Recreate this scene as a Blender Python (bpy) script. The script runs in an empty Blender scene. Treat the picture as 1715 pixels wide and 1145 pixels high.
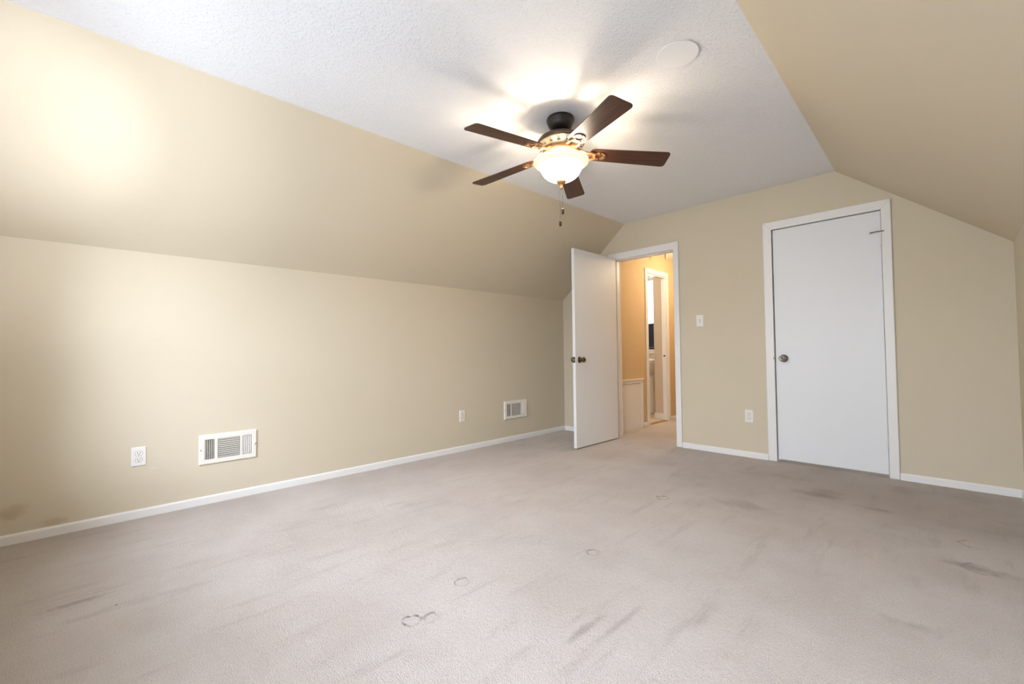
import bpy, bmesh, math, random
from mathutils import Vector, Matrix

scene = bpy.context.scene
COL = scene.collection
PI = math.pi
random.seed(4)

# ------------------------------------------------------------------ camera
cam_data = bpy.data.cameras.new('camera')
cam = bpy.data.objects.new('camera', cam_data)
COL.objects.link(cam)
yaw, pitch, roll = math.radians(45.580), math.radians(1.5945), math.radians(-0.6242)
fwd = Vector((-math.sin(yaw) * math.cos(pitch), math.cos(yaw) * math.cos(pitch), math.sin(pitch)))
r0 = Vector((math.cos(yaw), math.sin(yaw), 0.0))
u0 = r0.cross(fwd)
rt = math.cos(roll) * r0 + math.sin(roll) * u0
up = -math.sin(roll) * r0 + math.cos(roll) * u0
cam.matrix_world = Matrix(((rt.x, up.x, -fwd.x, 0.0), (rt.y, up.y, -fwd.y, 0.0), (rt.z, up.z, -fwd.z, 0.963), (0, 0, 0, 1)))
cam_data.sensor_fit = 'HORIZONTAL'
cam_data.sensor_width = 36.0
cam_data.lens = 36.0 * 725.877 / 1715.0
cam_data.clip_start = 0.02
scene.camera = cam

# ------------------------------------------------------------------ view, world, large lights
vs = scene.view_settings
vs.view_transform = 'Standard'
vs.look = 'None'
vs.gamma = 1.0
vs.use_curve_mapping = False
vs.exposure = 0.06

world = bpy.data.worlds.new('overcast_sky')
scene.world = world
world.use_nodes = True
bg = world.node_tree.nodes['Background']
bg.inputs['Color'].default_value = (0.86, 0.93, 1.0, 1)
bg.inputs['Strength'].default_value = 3.0


def area_light(name, loc, direction, sx, sy, power, color, spread=PI):
    l = bpy.data.lights.new(name, 'AREA')
    l.shape = 'RECTANGLE'
    l.size, l.size_y = sx, sy
    l.energy = power
    l.color = color
    l.spread = spread
    o = bpy.data.objects.new(name, l)
    COL.objects.link(o)
    o.location = loc
    o.rotation_euler = Vector(direction).to_track_quat('-Z', 'Y').to_euler()
    return o


def point_light(name, loc, power, color, radius):
    l = bpy.data.lights.new(name, 'POINT')
    l.energy = power
    l.color = color
    l.shadow_soft_size = radius
    o = bpy.data.objects.new(name, l)
    COL.objects.link(o)
    o.location = loc
    return o


# daylight through the bedroom windows assumed behind the camera
area_light('window_skylight', (-0.7, -2.5, 2.75), (-0.7, 2.08, -1.2), 3.6, 1.8, 450.0, (0.83, 0.932, 1.17))
area_light('window_horizon_light', (-1.45, -0.66, 1.40), (0.05, 1, -0.25), 2.7, 1.15, 68.0, (0.83, 0.932, 1.17), math.radians(150))
# the photographer's flash, bounced off the sloped ceiling up to the left
fpos = Vector((-0.02, -0.10, 1.16))
for beam, power in ((20, 190.0), (46, 140.0), (84, 75.0)):
    fl = bpy.data.lights.new('camera_flash', 'SPOT')
    fl.energy = power
    fl.color = (0.92, 0.98, 1.15)
    fl.spot_size = math.radians(beam)
    fl.spot_blend = 1.0
    fl.shadow_soft_size = 0.03
    flo = bpy.data.objects.new('camera_flash', fl)
    COL.objects.link(flo)
    flo.location = fpos
    flo.rotation_euler = (Vector((-2.97, -0.19, 2.08)) - fpos).to_track_quat('-Z', 'Y').to_euler()
# hall lamp and bathroom daylight
point_light('hall_lamp_light', (-2.15, 5.62, 2.14), 27.0, (1.0, 0.79, 0.56), 0.05)
area_light('bathroom_daylight', (-3.62, 6.98, 1.75), (0, -1, -0.15), 0.6, 1.0, 22.0, (0.95, 0.98, 1.0))
point_light('bathroom_fill_light', (-3.7, 5.2, 2.1), 16.0, (1.0, 0.88, 0.74), 0.08)  # unseen light added to brighten the bathroom partition

# ------------------------------------------------------------------ materials


def new_mat(name):
    m = bpy.data.materials.new(name)
    m.use_nodes = True
    nt = m.node_tree
    b = nt.nodes['Principled BSDF']
    return m, nt, b


def simple(name, color, rough=0.5, metal=0.0, spec=0.5, noise=0.0, scale=20.0, bump=0.0, bscale=200.0):
    m, nt, b = new_mat(name)
    b.inputs['Roughness'].default_value = rough
    b.inputs['Metallic'].default_value = metal
    b.inputs['Specular IOR Level'].default_value = spec
    tc = nt.nodes.new('ShaderNodeTexCoord')
    n = nt.nodes.new('ShaderNodeTexNoise')
    n.inputs['Scale'].default_value = scale
    n.inputs['Detail'].default_value = 4
    nt.links.new(tc.outputs['Object'], n.inputs['Vector'])
    mx = nt.nodes.new('ShaderNodeMix')
    mx.data_type = 'RGBA'
    c = Vector(color)
    mx.inputs['A'].default_value = (*(c * (1 - noise)), 1)
    mx.inputs['B'].default_value = (*(c * (1 + noise)), 1)
    nt.links.new(n.outputs['Fac'], mx.inputs['Factor'])
    nt.links.new(mx.outputs['Result'], b.inputs['Base Color'])
    if bump > 0:
        n2 = nt.nodes.new('ShaderNodeTexNoise')
        n2.inputs['Scale'].default_value = bscale
        n2.inputs['Detail'].default_value = 3
        nt.links.new(tc.outputs['Object'], n2.inputs['Vector'])
        bp = nt.nodes.new('ShaderNodeBump')
        bp.inputs['Strength'].default_value = bump
        bp.inputs['Distance'].default_value = 0.002
        nt.links.new(n2.outputs['Fac'], bp.inputs['Height'])
        nt.links.new(bp.outputs['Normal'], b.inputs['Normal'])
    return m


WALL = (0.625, 0.545, 0.408)
M = {}
M['wall'] = simple('beige_wall_paint', WALL, 0.75, spec=0.25, noise=0.015, scale=3, bump=0.25, bscale=180)
M['hall_wall'] = simple('hall_wall_paint', (0.60, 0.455, 0.27), 0.7, spec=0.25, noise=0.01, scale=3, bump=0.2, bscale=180)
M['bath_wall'] = simple('bathroom_wall_paint', (0.66, 0.55, 0.43), 0.7, spec=0.25, noise=0.01, scale=3)
M['trim'] = simple('white_trim_paint', (0.80, 0.775, 0.735), 0.4, noise=0.01, scale=6)
M['door'] = simple('white_door_paint', (0.76, 0.76, 0.755), 0.42, noise=0.01, scale=4, bump=0.05, bscale=90)
M['plastic'] = simple('white_plastic', (0.80, 0.755, 0.69), 0.35, noise=0.005)
M['cream_metal'] = simple('cream_enamelled_metal', (0.79, 0.735, 0.655), 0.4, noise=0.005)
M['slot'] = simple('dark_slot', (0.035, 0.03, 0.027), 0.9)
M['slot_soft'] = simple('grey_slot', (0.17, 0.15, 0.13), 0.8)
M['brass'] = simple('aged_brass', (0.13, 0.092, 0.05), 0.25, metal=1.0, noise=0.1, scale=40)
M['nickel'] = simple('dull_bronze_nickel', (0.27, 0.24, 0.19), 0.2, metal=1.0, noise=0.06, scale=30)
M['bronze'] = simple('dark_bronze', (0.022, 0.016, 0.013), 0.38, metal=0.35, noise=0.2, scale=30)
M['housing'] = simple('brown_bronze', (0.075, 0.047, 0.030), 0.36, metal=0.4, noise=0.25, scale=25)
M['ring'] = simple('bowl_lit_metal', (0.74, 0.63, 0.45), 0.45, metal=0.15, noise=0.1, scale=30)  # pale tone paints in the bowl's light on the vent ring
M['antique'] = simple('antique_brass_bronze', (0.36, 0.20, 0.09), 0.32, metal=0.6, noise=0.2, scale=40)
M['fob'] = simple('dark_walnut_fob', (0.03, 0.013, 0.008), 0.4, noise=0.3, scale=60)
M['porcelain'] = simple('white_porcelain', (0.8, 0.77, 0.72), 0.15)
M['navy'] = simple('navy_cloth', (0.030, 0.042, 0.075), 0.9, noise=0.2, scale=30)
M['bath_floor'] = simple('pale_vinyl', (0.62, 0.50, 0.40), 0.5, noise=0.03, scale=10)
M['gold'] = simple('worn_brass_strip', (0.50, 0.33, 0.10), 0.35, metal=0.8, noise=0.1)
M['ceil_hall'] = simple('hall_ceiling_paint', (0.82, 0.79, 0.70), 0.8, bump=0.2)
M['tan_glass'] = simple('tan_glass', (0.55, 0.40, 0.20), 0.3)
M['plate_paint'] = simple('flat_white_paint', (0.80, 0.80, 0.81), 0.6, noise=0.005)
M['chrome'] = simple('chrome', (0.75, 0.73, 0.7), 0.15, metal=1.0)
M['outdoor'] = simple('roof_shingle', (0.2, 0.2, 0.2), 0.9)


def wall_left_mat():
    """beige paint with two brown scuffs close to the floor and a small smear"""
    m = simple('beige_wall_paint_scuffed', WALL, 0.75, spec=0.25, noise=0.015, scale=3, bump=0.25, bscale=180)
    nt = m.node_tree
    b = nt.nodes['Principled BSDF']
    src = b.inputs['Base Color'].links[0].from_socket
    tc = [n for n in nt.nodes if n.type == 'TEX_COORD'][0]
    nz = nt.nodes.new('ShaderNodeTexNoise')
    nz.inputs['Scale'].default_value = 22
    nt.links.new(tc.outputs['Object'], nz.inputs['Vector'])
    for (y, z, ry, rz, amt, col) in ((-0.27, 0.165, 0.075, 0.055, 0.45, (0.38, 0.27, 0.16)),
                                     (-0.12, 0.075, 0.07, 0.03, 0.35, (0.38, 0.27, 0.16)),
                                     (0.30, 0.285, 0.03, 0.010, 0.5, (0.70, 0.62, 0.50))):
        sub = nt.nodes.new('ShaderNodeVectorMath')
        sub.operation = 'SUBTRACT'
        sub.inputs[1].default_value = (-3.475, y, z)
        nt.links.new(tc.outputs['Object'], sub.inputs[0])
        mul = nt.nodes.new('ShaderNodeVectorMath')
        mul.operation = 'MULTIPLY'
        mul.inputs[1].default_value = (0, 1 / ry, 1 / rz)
        nt.links.new(sub.outputs[0], mul.inputs[0])
        ln = nt.nodes.new('ShaderNodeVectorMath')
        ln.operation = 'LENGTH'
        nt.links.new(mul.outputs[0], ln.inputs[0])
        ad = nt.nodes.new('ShaderNodeMath')
        ad.operation = 'ADD'
        nt.links.new(ln.outputs['Value'], ad.inputs[0])
        nt.links.new(nz.outputs['Fac'], ad.inputs[1])
        mr = nt.nodes.new('ShaderNodeMapRange')
        mr.interpolation_type = 'SMOOTHSTEP'
        mr.inputs['From Min'].default_value = 1.5
        mr.inputs['From Max'].default_value = 0.7
        mr.inputs['To Min'].default_value = 0
        mr.inputs['To Max'].default_value = amt
        nt.links.new(ad.outputs[0], mr.inputs['Value'])
        mx = nt.nodes.new('ShaderNodeMix')
        mx.data_type = 'RGBA'
        nt.links.new(mr.outputs[0], mx.inputs['Factor'])
        nt.links.new(src, mx.inputs['A'])
        mx.inputs['B'].default_value = (*col, 1)
        src = mx.outputs['Result']
    nt.links.new(src, b.inputs['Base Color'])
    return m


M['wall_left'] = wall_left_mat()


def ceiling_mat():
    m, nt, b = new_mat('stippled_white_ceiling')
    b.inputs['Base Color'].default_value = (0.80, 0.80, 0.81, 1)
    b.inputs['Roughness'].default_value = 0.7
    b.inputs['Specular IOR Level'].default_value = 0.3
    tc = nt.nodes.new('ShaderNodeTexCoord')
    wv = nt.nodes.new('ShaderNodeTexNoise')
    wv.inputs['Scale'].default_value = 9
    wv.inputs['Detail'].default_value = 2
    nt.links.new(tc.outputs['Object'], wv.inputs['Vector'])
    ad = nt.nodes.new('ShaderNodeMix')
    ad.data_type = 'VECTOR'
    ad.inputs['Factor'].default_value = 0.05
    nt.links.new(tc.outputs['Object'], ad.inputs['A'])
    nt.links.new(wv.outputs['Color'], ad.inputs['B'])
    n = nt.nodes.new('ShaderNodeTexNoise')
    n.inputs['Scale'].default_value = 92
    n.inputs['Detail'].default_value = 3
    n.inputs['Roughness'].default_value = 0.55
    nt.links.new(ad.outputs['Result'], n.inputs['Vector'])
    mr = nt.nodes.new('ShaderNodeMapRange')
    mr.inputs['From Min'].default_value = 0.5
    mr.inputs['From Max'].default_value = 0.72
    nt.links.new(n.outputs['Fac'], mr.inputs['Value'])
    bp = nt.nodes.new('ShaderNodeBump')
    bp.inputs['Strength'].default_value = 0.5
    bp.inputs['Distance'].default_value = 0.004
    nt.links.new(mr.outputs[0], bp.inputs['Height'])
    nt.links.new(bp.outputs['Normal'], b.inputs['Normal'])
    return m


M['ceiling'] = ceiling_mat()


def carpet_mat():
    m, nt, b = new_mat('worn_beige_carpet')
    L = nt.links.new
    N = nt.nodes.new
    b.inputs['Roughness'].default_value = 0.95
    b.inputs['Specular IOR Level'].default_value = 0.1
    b.inputs['Sheen Weight'].default_value = 0.15
    tc = N('ShaderNodeTexCoord')
    P = tc.outputs['Object']

    def noise(scale, detail, rough=0.5, vec=P):
        n = N('ShaderNodeTexNoise')
        n.inputs['Scale'].default_value = scale
        n.inputs['Detail'].default_value = detail
        n.inputs['Roughness'].default_value = rough
        L(vec, n.inputs['Vector'])
        return n.outputs['Fac']

    def rng(v, a, c, d=0.0, e=1.0):
        mr = N('ShaderNodeMapRange')
        mr.interpolation_type = 'SMOOTHSTEP'
        for k, x in zip(('From Min', 'From Max', 'To Min', 'To Max'), (a, c, d, e)):
            mr.inputs[k].default_value = x
        L(v, mr.inputs['Value'])
        return mr.outputs[0]

    def mixc(f, A, B):
        mx = N('ShaderNodeMix')
        mx.data_type = 'RGBA'
        L(f, mx.inputs['Factor'])
        for s, x in (('A', A), ('B', B)):
            if isinstance(x, tuple):
                mx.inputs[s].default_value = (*x, 1)
            else:
                L(x, mx.inputs[s])
        return mx.outputs['Result']

    def math_(op, a, c):
        mm = N('ShaderNodeMath')
        mm.operation = op
        for i, x in enumerate((a, c)):
            if isinstance(x, (int, float)):
                mm.inputs[i].default_value = x
            else:
                L(x, mm.inputs[i])
        return mm.outputs[0]

    base = mixc(rng(noise(1.6, 5, 0.6), 0.3, 0.7), (0.735, 0.635, 0.56), (0.845, 0.755, 0.68))
    # brushed nap: long streaks across the room
    mp = N('ShaderNodeMapping')
    mp.inputs['Rotation'].default_value = (0, 0, math.radians(-6))
    mp.inputs['Scale'].default_value = (13.0, 2.2, 1)
    L(P, mp.inputs['Vector'])
    streak = rng(noise(1.0, 5, 0.65, mp.outputs[0]), 0.52, 0.78)
    base = mixc(math_('MULTIPLY', streak, 0.42), base, (0.44, 0.36, 0.305))
    # ground-in dirt, the most of it in front of the closet door
    dirt = rng(noise(2.3, 6, 0.62), 0.50, 0.72)
    sub = N('ShaderNodeVectorMath')
    sub.operation = 'SUBTRACT'
    sub.inputs[1].default_value = (-0.55, 3.75, 0)
    L(P, sub.inputs[0])
    mul = N('ShaderNodeVectorMath')
    mul.operation = 'MULTIPLY'
    mul.inputs[1].default_value = (1 / 1.15, 1 / 0.75, 0)
    L(sub.outputs[0], mul.inputs[0])
    ln = N('ShaderNodeVectorMath')
    ln.operation = 'LENGTH'
    L(mul.outputs[0], ln.inputs[0])
    zone = rng(math_('ADD', ln.outputs['Value'], math_('MULTIPLY', noise(3, 4), 0.8)), 1.7, 0.4, 0.12, 0.8)
    base = mixc(math_('MULTIPLY', zone, 0.55), base, (0.43, 0.35, 0.29))
    base = mixc(math_('MULTIPLY', dirt, math_('MULTIPLY', zone, 0.55)), base, (0.20, 0.155, 0.12))
    # smudges with an outline of their own
    smz = noise(9, 5, 0.7)
    for (x, y, rx, ry, amt) in ((0.052, 2.80, 0.16, 0.055, 0.55), (-0.70, 3.50, 0.16, 0.10, 0.45), (-0.36, 3.42, 0.17, 0.05, 0.4), (-0.93, 2.95, 0.22, 0.12, 0.3),
                                (-0.13, 2.07, 0.10, 0.05, 0.35), (-2.46, -0.02, 0.03, 0.16, 0.5), (-0.93, 1.24, 0.025, 0.14, 0.5), (-0.86, 1.37, 0.02, 0.2, 0.35)):
        s1 = N('ShaderNodeVectorMath')
        s1.operation = 'SUBTRACT'
        s1.inputs[1].default_value = (x, y, 0)
        L(P, s1.inputs[0])
        s2 = N('ShaderNodeVectorMath')
        s2.operation = 'MULTIPLY'
        s2.inputs[1].default_value = (1 / rx, 1 / ry, 0)
        L(s1.outputs[0], s2.inputs[0])
        s3 = N('ShaderNodeVectorMath')
        s3.operation = 'LENGTH'
        L(s2.outputs[0], s3.inputs[0])
        f = rng(math_('ADD', s3.outputs['Value'], math_('MULTIPLY', smz, 2.2)), 2.1, 1.2, 0.0, amt)
        base = mixc(f, base, (0.26, 0.20, 0.16))
    # pile grain
    g = noise(260, 2, 0.6)
    base = mixc(rng(g, 0.3, 0.7), mixc(rng(g, 0.0, 1.0, 0.34, 0.34), base, (0.25, 0.20, 0.17)), base)
    # dents left by furniture feet: rings in the pile
    wob = noise(18, 3)
    ring_h = None
    brk = rng(noise(34, 3, 0.6), 0.36, 0.58, 0.15, 1.0)
    for (x, y, r, amt, part) in ((-1.404, 0.852, 0.030, 0.85, -0.3), (-1.370, 0.915, 0.030, 0.5, 0.2), (-1.49, 1.15, 0.028, 0.6, 0.2),
                                 (-1.25, 1.765, 0.027, 0.75, 0.2), (-1.38, 2.74, 0.034, 0.75, -0.6), (0.04, 3.13, 0.05, 0.4, 0.0),
                                 (0.05, 2.80, 0.05, 0.45, -0.2), (-0.62, 1.17, 0.04, 0.25, 0.2)):
        sb = N('ShaderNodeVectorMath')
        sb.operation = 'SUBTRACT'
        sb.inputs[1].default_value = (x, y, 0)
        L(P, sb.inputs[0])
        l2 = N('ShaderNodeVectorMath')
        l2.operation = 'LENGTH'
        L(sb.outputs[0], l2.inputs[0])
        dd = math_('ADD', l2.outputs['Value'], math_('MULTIPLY', math_('SUBTRACT', wob, 0.5), 0.055))
        ad = math_('ABSOLUTE', math_('SUBTRACT', dd, r), 0)
        ring = rng(ad, 0.009, 0.002)
        # only part of each ring is pressed deep
        sp = N('ShaderNodeSeparateXYZ')
        L(sb.outputs[0], sp.inputs[0])
        side = rng(math_('DIVIDE', math_('SUBTRACT', math_('MULTIPLY', sp.outputs['X'], -0.8), math_('MULTIPLY', sp.outputs['Y'], 0.1)), r), part - 0.5, part + 0.5, 0.25, 1.0)
        ring = math_('MULTIPLY', math_('MULTIPLY', math_('MULTIPLY', ring, side), brk), amt)
        base = mixc(ring, base, (0.13, 0.10, 0.085))
        ring_h = ring if ring_h is None else math_('ADD', ring_h, ring)
    # dark crumbs
    vo = N('ShaderNodeTexVoronoi')
    vo.inputs['Scale'].default_value = 2.6
    L(P, vo.inputs['Vector'])
    base = mixc(rng(vo.outputs['Distance'], 0.018, 0.008, 0, 0.75), base, (0.10, 0.08, 0.07))
    L(base, b.inputs['Base Color'])
    h = math_('ADD', math_('MULTIPLY', noise(210, 3, 0.7), 1.0), math_('MULTIPLY', noise(55, 3, 0.6), 0.6))
    h = math_('SUBTRACT', h, math_('MULTIPLY', ring_h, 0.8))
    bp = N('ShaderNodeBump')
    bp.inputs['Strength'].default_value = 1.0
    bp.inputs['Distance'].default_value = 0.011
    L(h, bp.inputs['Height'])
    L(bp.outputs['Normal'], b.inputs['Normal'])
    return m


M['carpet'] = carpet_mat()


def wood_mat():
    m, nt, b = new_mat('dark_walnut_blade')
    tc = nt.nodes.new('ShaderNodeTexCoord')
    mp = nt.nodes.new('ShaderNodeMapping')
    mp.inputs['Scale'].default_value = (2.5, 45, 10)
    nt.links.new(tc.outputs['Object'], mp.inputs['Vector'])
    n = nt.nodes.new('ShaderNodeTexNoise')
    n.inputs['Scale'].default_value = 1.5
    n.inputs['Detail'].default_value = 6
    nt.links.new(mp.outputs[0], n.inputs['Vector'])
    cr = nt.nodes.new('ShaderNodeValToRGB')
    cr.color_ramp.elements[0].position = 0.35
    cr.color_ramp.elements[0].color = (0.030, 0.011, 0.006, 1)
    cr.color_ramp.elements[1].position = 0.7
    cr.color_ramp.elements[1].color = (0.085, 0.029, 0.014, 1)
    nt.links.new(n.outputs['Fac'], cr.inputs['Fac'])
    nt.links.new(cr.outputs[0], b.inputs['Base Color'])
    b.inputs['Roughness'].default_value = 0.36
    b.inputs['Specular IOR Level'].default_value = 0.45
    return m


M['wood'] = wood_mat()


def glow_mat(name, color, strength, trans=(1, 0.93, 0.8)):
    m = bpy.data.materials.new(name)
    m.use_nodes = True
    nt = m.node_tree
    nt.nodes.clear()
    out = nt.nodes.new('ShaderNodeOutputMaterial')
    em = nt.nodes.new('ShaderNodeEmission')
    em.inputs['Color'].default_value = (*color, 1)
    em.inputs['Strength'].default_value = strength
    tr = nt.nodes.new('ShaderNodeBsdfTranslucent')
    tr.inputs['Color'].default_value = (*trans, 1)
    df = nt.nodes.new('ShaderNodeBsdfDiffuse')
    df.inputs['Color'].default_value = (0.8, 0.74, 0.62, 1)
    mx = nt.nodes.new('ShaderNodeMixShader')
    mx.inputs[0].default_value = 0.45
    nt.links.new(tr.outputs[0], mx.inputs[1])
    nt.links.new(df.outputs[0], mx.inputs[2])
    ad = nt.nodes.new('ShaderNodeAddShader')
    nt.links.new(mx.outputs[0], ad.inputs[0])
    nt.links.new(em.outputs[0], ad.inputs[1])
    nt.links.new(ad.outputs[0], out.inputs['Surface'])
    return m


M['bowl'] = glow_mat('frosted_lamp_glass', (1.0, 0.93, 0.82), 46.0, (0.55, 0.5, 0.42))


def rim_mat():
    m = glow_mat('amber_rim_glass', (1.0, 0.86, 0.55), 0.35, (0.45, 0.36, 0.20))
    nt = m.node_tree
    out = [n for n in nt.nodes if n.type == 'OUTPUT_MATERIAL'][0]
    src = out.inputs['Surface'].links[0].from_socket
    t = nt.nodes.new('ShaderNodeBsdfTransparent')
    t.inputs['Color'].default_value = (1.0, 0.96, 0.86, 1)
    mx = nt.nodes.new('ShaderNodeMixShader')
    mx.inputs[0].default_value = 0.55
    nt.links.new(src, mx.inputs[1])
    nt.links.new(t.outputs[0], mx.inputs[2])
    nt.links.new(mx.outputs[0], out.inputs['Surface'])
    return m


M['bowl_rim'] = rim_mat()
M['bulb'] = glow_mat('lit_bulb', (1.0, 0.84, 0.64), 430.0)
M['bowl_inner'] = glow_mat('frosted_lamp_glass_inside', (1.0, 0.94, 0.86), 0.0, (0.55, 0.5, 0.42))


def glass_mat():
    m = bpy.data.materials.new('window_glass')
    m.use_nodes = True
    nt = m.node_tree
    nt.nodes.clear()
    out = nt.nodes.new('ShaderNodeOutputMaterial')
    t = nt.nodes.new('ShaderNodeBsdfTransparent')
    t.inputs['Color'].default_value = (0.97, 0.985, 0.98, 1)
    g = nt.nodes.new('ShaderNodeBsdfGlossy')
    g.inputs['Roughness'].default_value = 0.02
    mx = nt.nodes.new('ShaderNodeMixShader')
    mx.inputs[0].default_value = 0.06
    nt.links.new(t.outputs[0], mx.inputs[1])
    nt.links.new(g.outputs[0], mx.inputs[2])
    nt.links.new(mx.outputs[0], out.inputs['Surface'])
    return m


M['glass'] = glass_mat()

# ------------------------------------------------------------------ mesh helpers


def obj(name, bm, mat, parent=None, smooth=False, bevel=0.0, seg=2):
    bmesh.ops.recalc_face_normals(bm, faces=bm.faces[:])
    me = bpy.data.meshes.new(name)
    bm.to_mesh(me)
    bm.free()
    o = bpy.data.objects.new(name, me)
    COL.objects.link(o)
    if mat is not None:
        me.materials.append(mat)
    if smooth:
        for p in me.polygons:
            p.use_smooth = True
    if bevel > 0:
        md = o.modifiers.new('bevel', 'BEVEL')
        md.width = bevel
        md.segments = seg
        md.limit_method = 'ANGLE'
        md.angle_limit = math.radians(40)
    if parent is not None:
        o.parent = parent
    return o


def empty(name, loc, rz=0.0):
    o = bpy.data.objects.new(name, None)
    COL.objects.link(o)
    o.empty_display_size = 0.05
    o.location = loc
    o.rotation_euler = (0, 0, rz)
    return o


def tag(o, label, cat, group=None):
    o['label'] = label
    o['category'] = cat
    if group:
        o['group'] = group
    return o


def struct(o, label=None, cat=None):
    o['kind'] = 'structure'
    if label:
        o['label'] = label
    if cat:
        o['category'] = cat
    return o


def box(bm, x0, x1, y0, y1, z0, z1, mat=None):
    vs_ = [bm.verts.new(p) for p in ((x0, y0, z0), (x1, y0, z0), (x1, y1, z0), (x0, y1, z0), (x0, y0, z1), (x1, y0, z1), (x1, y1, z1), (x0, y1, z1))]
    if mat is not None:
        for v in vs_:
            v.co = mat @ v.co
    for f in ((0, 3, 2, 1), (4, 5, 6, 7), (0, 1, 5, 4), (1, 2, 6, 5), (2, 3, 7, 6), (3, 0, 4, 7)):
        bm.faces.new([vs_[i] for i in f])
    return vs_


def hexa(bm, bottom, offset):
    """four points and the same four pushed out by offset"""
    a = [bm.verts.new(p) for p in bottom]
    c = [bm.verts.new(Vector(p) + Vector(offset)) for p in bottom]
    bm.faces.new(a)
    bm.faces.new(c[::-1])
    for i in range(4):
        j = (i + 1) % 4
        bm.faces.new((a[i], c[i], c[j], a[j]))


def lathe(bm, prof, seg=32, mat=None, close=True):
    rings = []
    for (r, z) in prof:
        if r < 1e-6:
            v = bm.verts.new((0, 0, z))
            rings.append([v])
        else:
            rings.append([bm.verts.new((r * math.cos(2 * PI * i / seg), r * math.sin(2 * PI * i / seg), z)) for i in range(seg)])
    for A, B in zip(rings[:-1], rings[1:]):
        for i in range(seg):
            j = (i + 1) % seg
            if len(A) == 1 and len(B) == 1:
                continue
            if len(A) == 1:
                bm.faces.new((A[0], B[i], B[j]))
            elif len(B) == 1:
                bm.faces.new((A[i], A[j], B[0]))
            else:
                bm.faces.new((A[i], A[j], B[j], B[i]))
    if mat is not None:
        for rg in rings:
            for v in rg:
                v.co = mat @ v.co


def tube(bm, pts, rad, seg=8):
    pts = [Vector(p) for p in pts]
    rings = []
    for i, p in enumerate(pts):
        d = (pts[min(i + 1, len(pts) - 1)] - pts[max(i - 1, 0)]).normalized()
        a = d.cross(Vector((0, 0, 1)))
        if a.length < 1e-3:
            a = d.cross(Vector((1, 0, 0)))
        a.normalize()
        b = d.cross(a)
        r = rad[i] if isinstance(rad, (list, tuple)) else rad
        rings.append([bm.verts.new(p + r * (math.cos(2 * PI * k / seg) * a + math.sin(2 * PI * k / seg) * b)) for k in range(seg)])
    for A, B in zip(rings[:-1], rings[1:]):
        for k in range(seg):
            bm.faces.new((A[k], A[(k + 1) % seg], B[(k + 1) % seg], B[k]))
    bm.faces.new(rings[0][::-1])
    bm.faces.new(rings[-1])


def prism(bm, poly, z0, z1):
    a = [bm.verts.new((x, y, z0)) for x, y in poly]
    c = [bm.verts.new((x, y, z1)) for x, y in poly]
    bm.faces.new(a[::-1])
    bm.faces.new(c)
    n = len(poly)
    for i in range(n):
        j = (i + 1) % n
        bm.faces.new((a[i], a[j], c[j], c[i]))


def copy_tree(o, parent=None):
    c = o.copy()
    COL.objects.link(c)
    if parent is not None:
        c.parent = parent
    for ch in list(o.children):
        copy_tree(ch, c)
    return c


B = bmesh.new

# ------------------------------------------------------------------ room shell
XL, YF, XR, YN = -3.475, 4.324, 0.29, -0.42     # left wall, far wall, right wall, near wall
T = 0.12


def lerp_line(p, q, y):
    t = (y - p[1]) / (q[1] - p[1])
    return Vector((p[0] + t * (q[0] - p[0]), y, p[2] + t * (q[2] - p[2])))


kneeL = ((XL, -0.333, 1.611), (XL, YF, 1.635))
ceilL = ((-2.623, -0.253, 2.402), (-2.575, YF, 2.418))
ceilR = ((-0.589, 1.884, 2.405), (-0.639, YF, 2.418))
kneeR = ((XR, 0.0, 1.645), (XR, YF, 1.660))
Y0, Y1 = YN - T, YF + T
kl0, kl1 = lerp_line(*kneeL, Y0), lerp_line(*kneeL, Y1)
cl0, cl1 = lerp_line(*ceilL, Y0), lerp_line(*ceilL, Y1)
cr0, cr1 = lerp_line(*ceilR, Y0), lerp_line(*ceilR, Y1)
kr0, kr1 = lerp_line(*kneeR, Y0), lerp_line(*kneeR, Y1)

bm = B()
box(bm, XL - T, XR + T, Y0, Y1, -0.12, 0.0)
box(bm, -2.924, -1.30, Y1, 6.32, -0.12, 0.0)
struct(obj('floor', bm, M['carpet']))

bm = B()
hexa(bm, [(XL, Y0, 0), (XL, Y1, 0), kl1, kl0], (-T, 0, 0))
struct(obj('wall_left', bm, M['wall_left']))
bm = B()
hexa(bm, [kl0, kl1, cl1, cl0], Vector((-0.66, 0, 0.75)) * T)
struct(obj('wall_left_slope', bm, M['wall']))
bm = B()
hexa(bm, [cl0, cl1, cr1, cr0], (0, 0, T))
struct(obj('ceiling', bm, M['ceiling']))
bm = B()
hexa(bm, [cr0, cr1, kr1, kr0], Vector((0.66, 0, 0.75)) * T)
struct(obj('wall_right_slope', bm, M['wall']))
bm = B()
hexa(bm, [(XR, Y0, 0), (XR, Y1, 0), kr1, kr0], (T, 0, 0))
struct(obj('wall_right', bm, M['wall']))


def roof_z(x, y, pad=0.02):
    a, b, c, d = [lerp_line(*l, y) for l in (kneeL, ceilL, ceilR, kneeR)]
    if x <= b.x:
        t = (x - a.x) / (b.x - a.x)
        return a.z + t * (b.z - a.z) + pad
    if x <= c.x:
        t = (x - b.x) / (c.x - b.x)
        return b.z + t * (c.z - b.z) + pad
    t = (x - c.x) / (d.x - c.x)
    return c.z + t * (d.z - c.z) + pad


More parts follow.
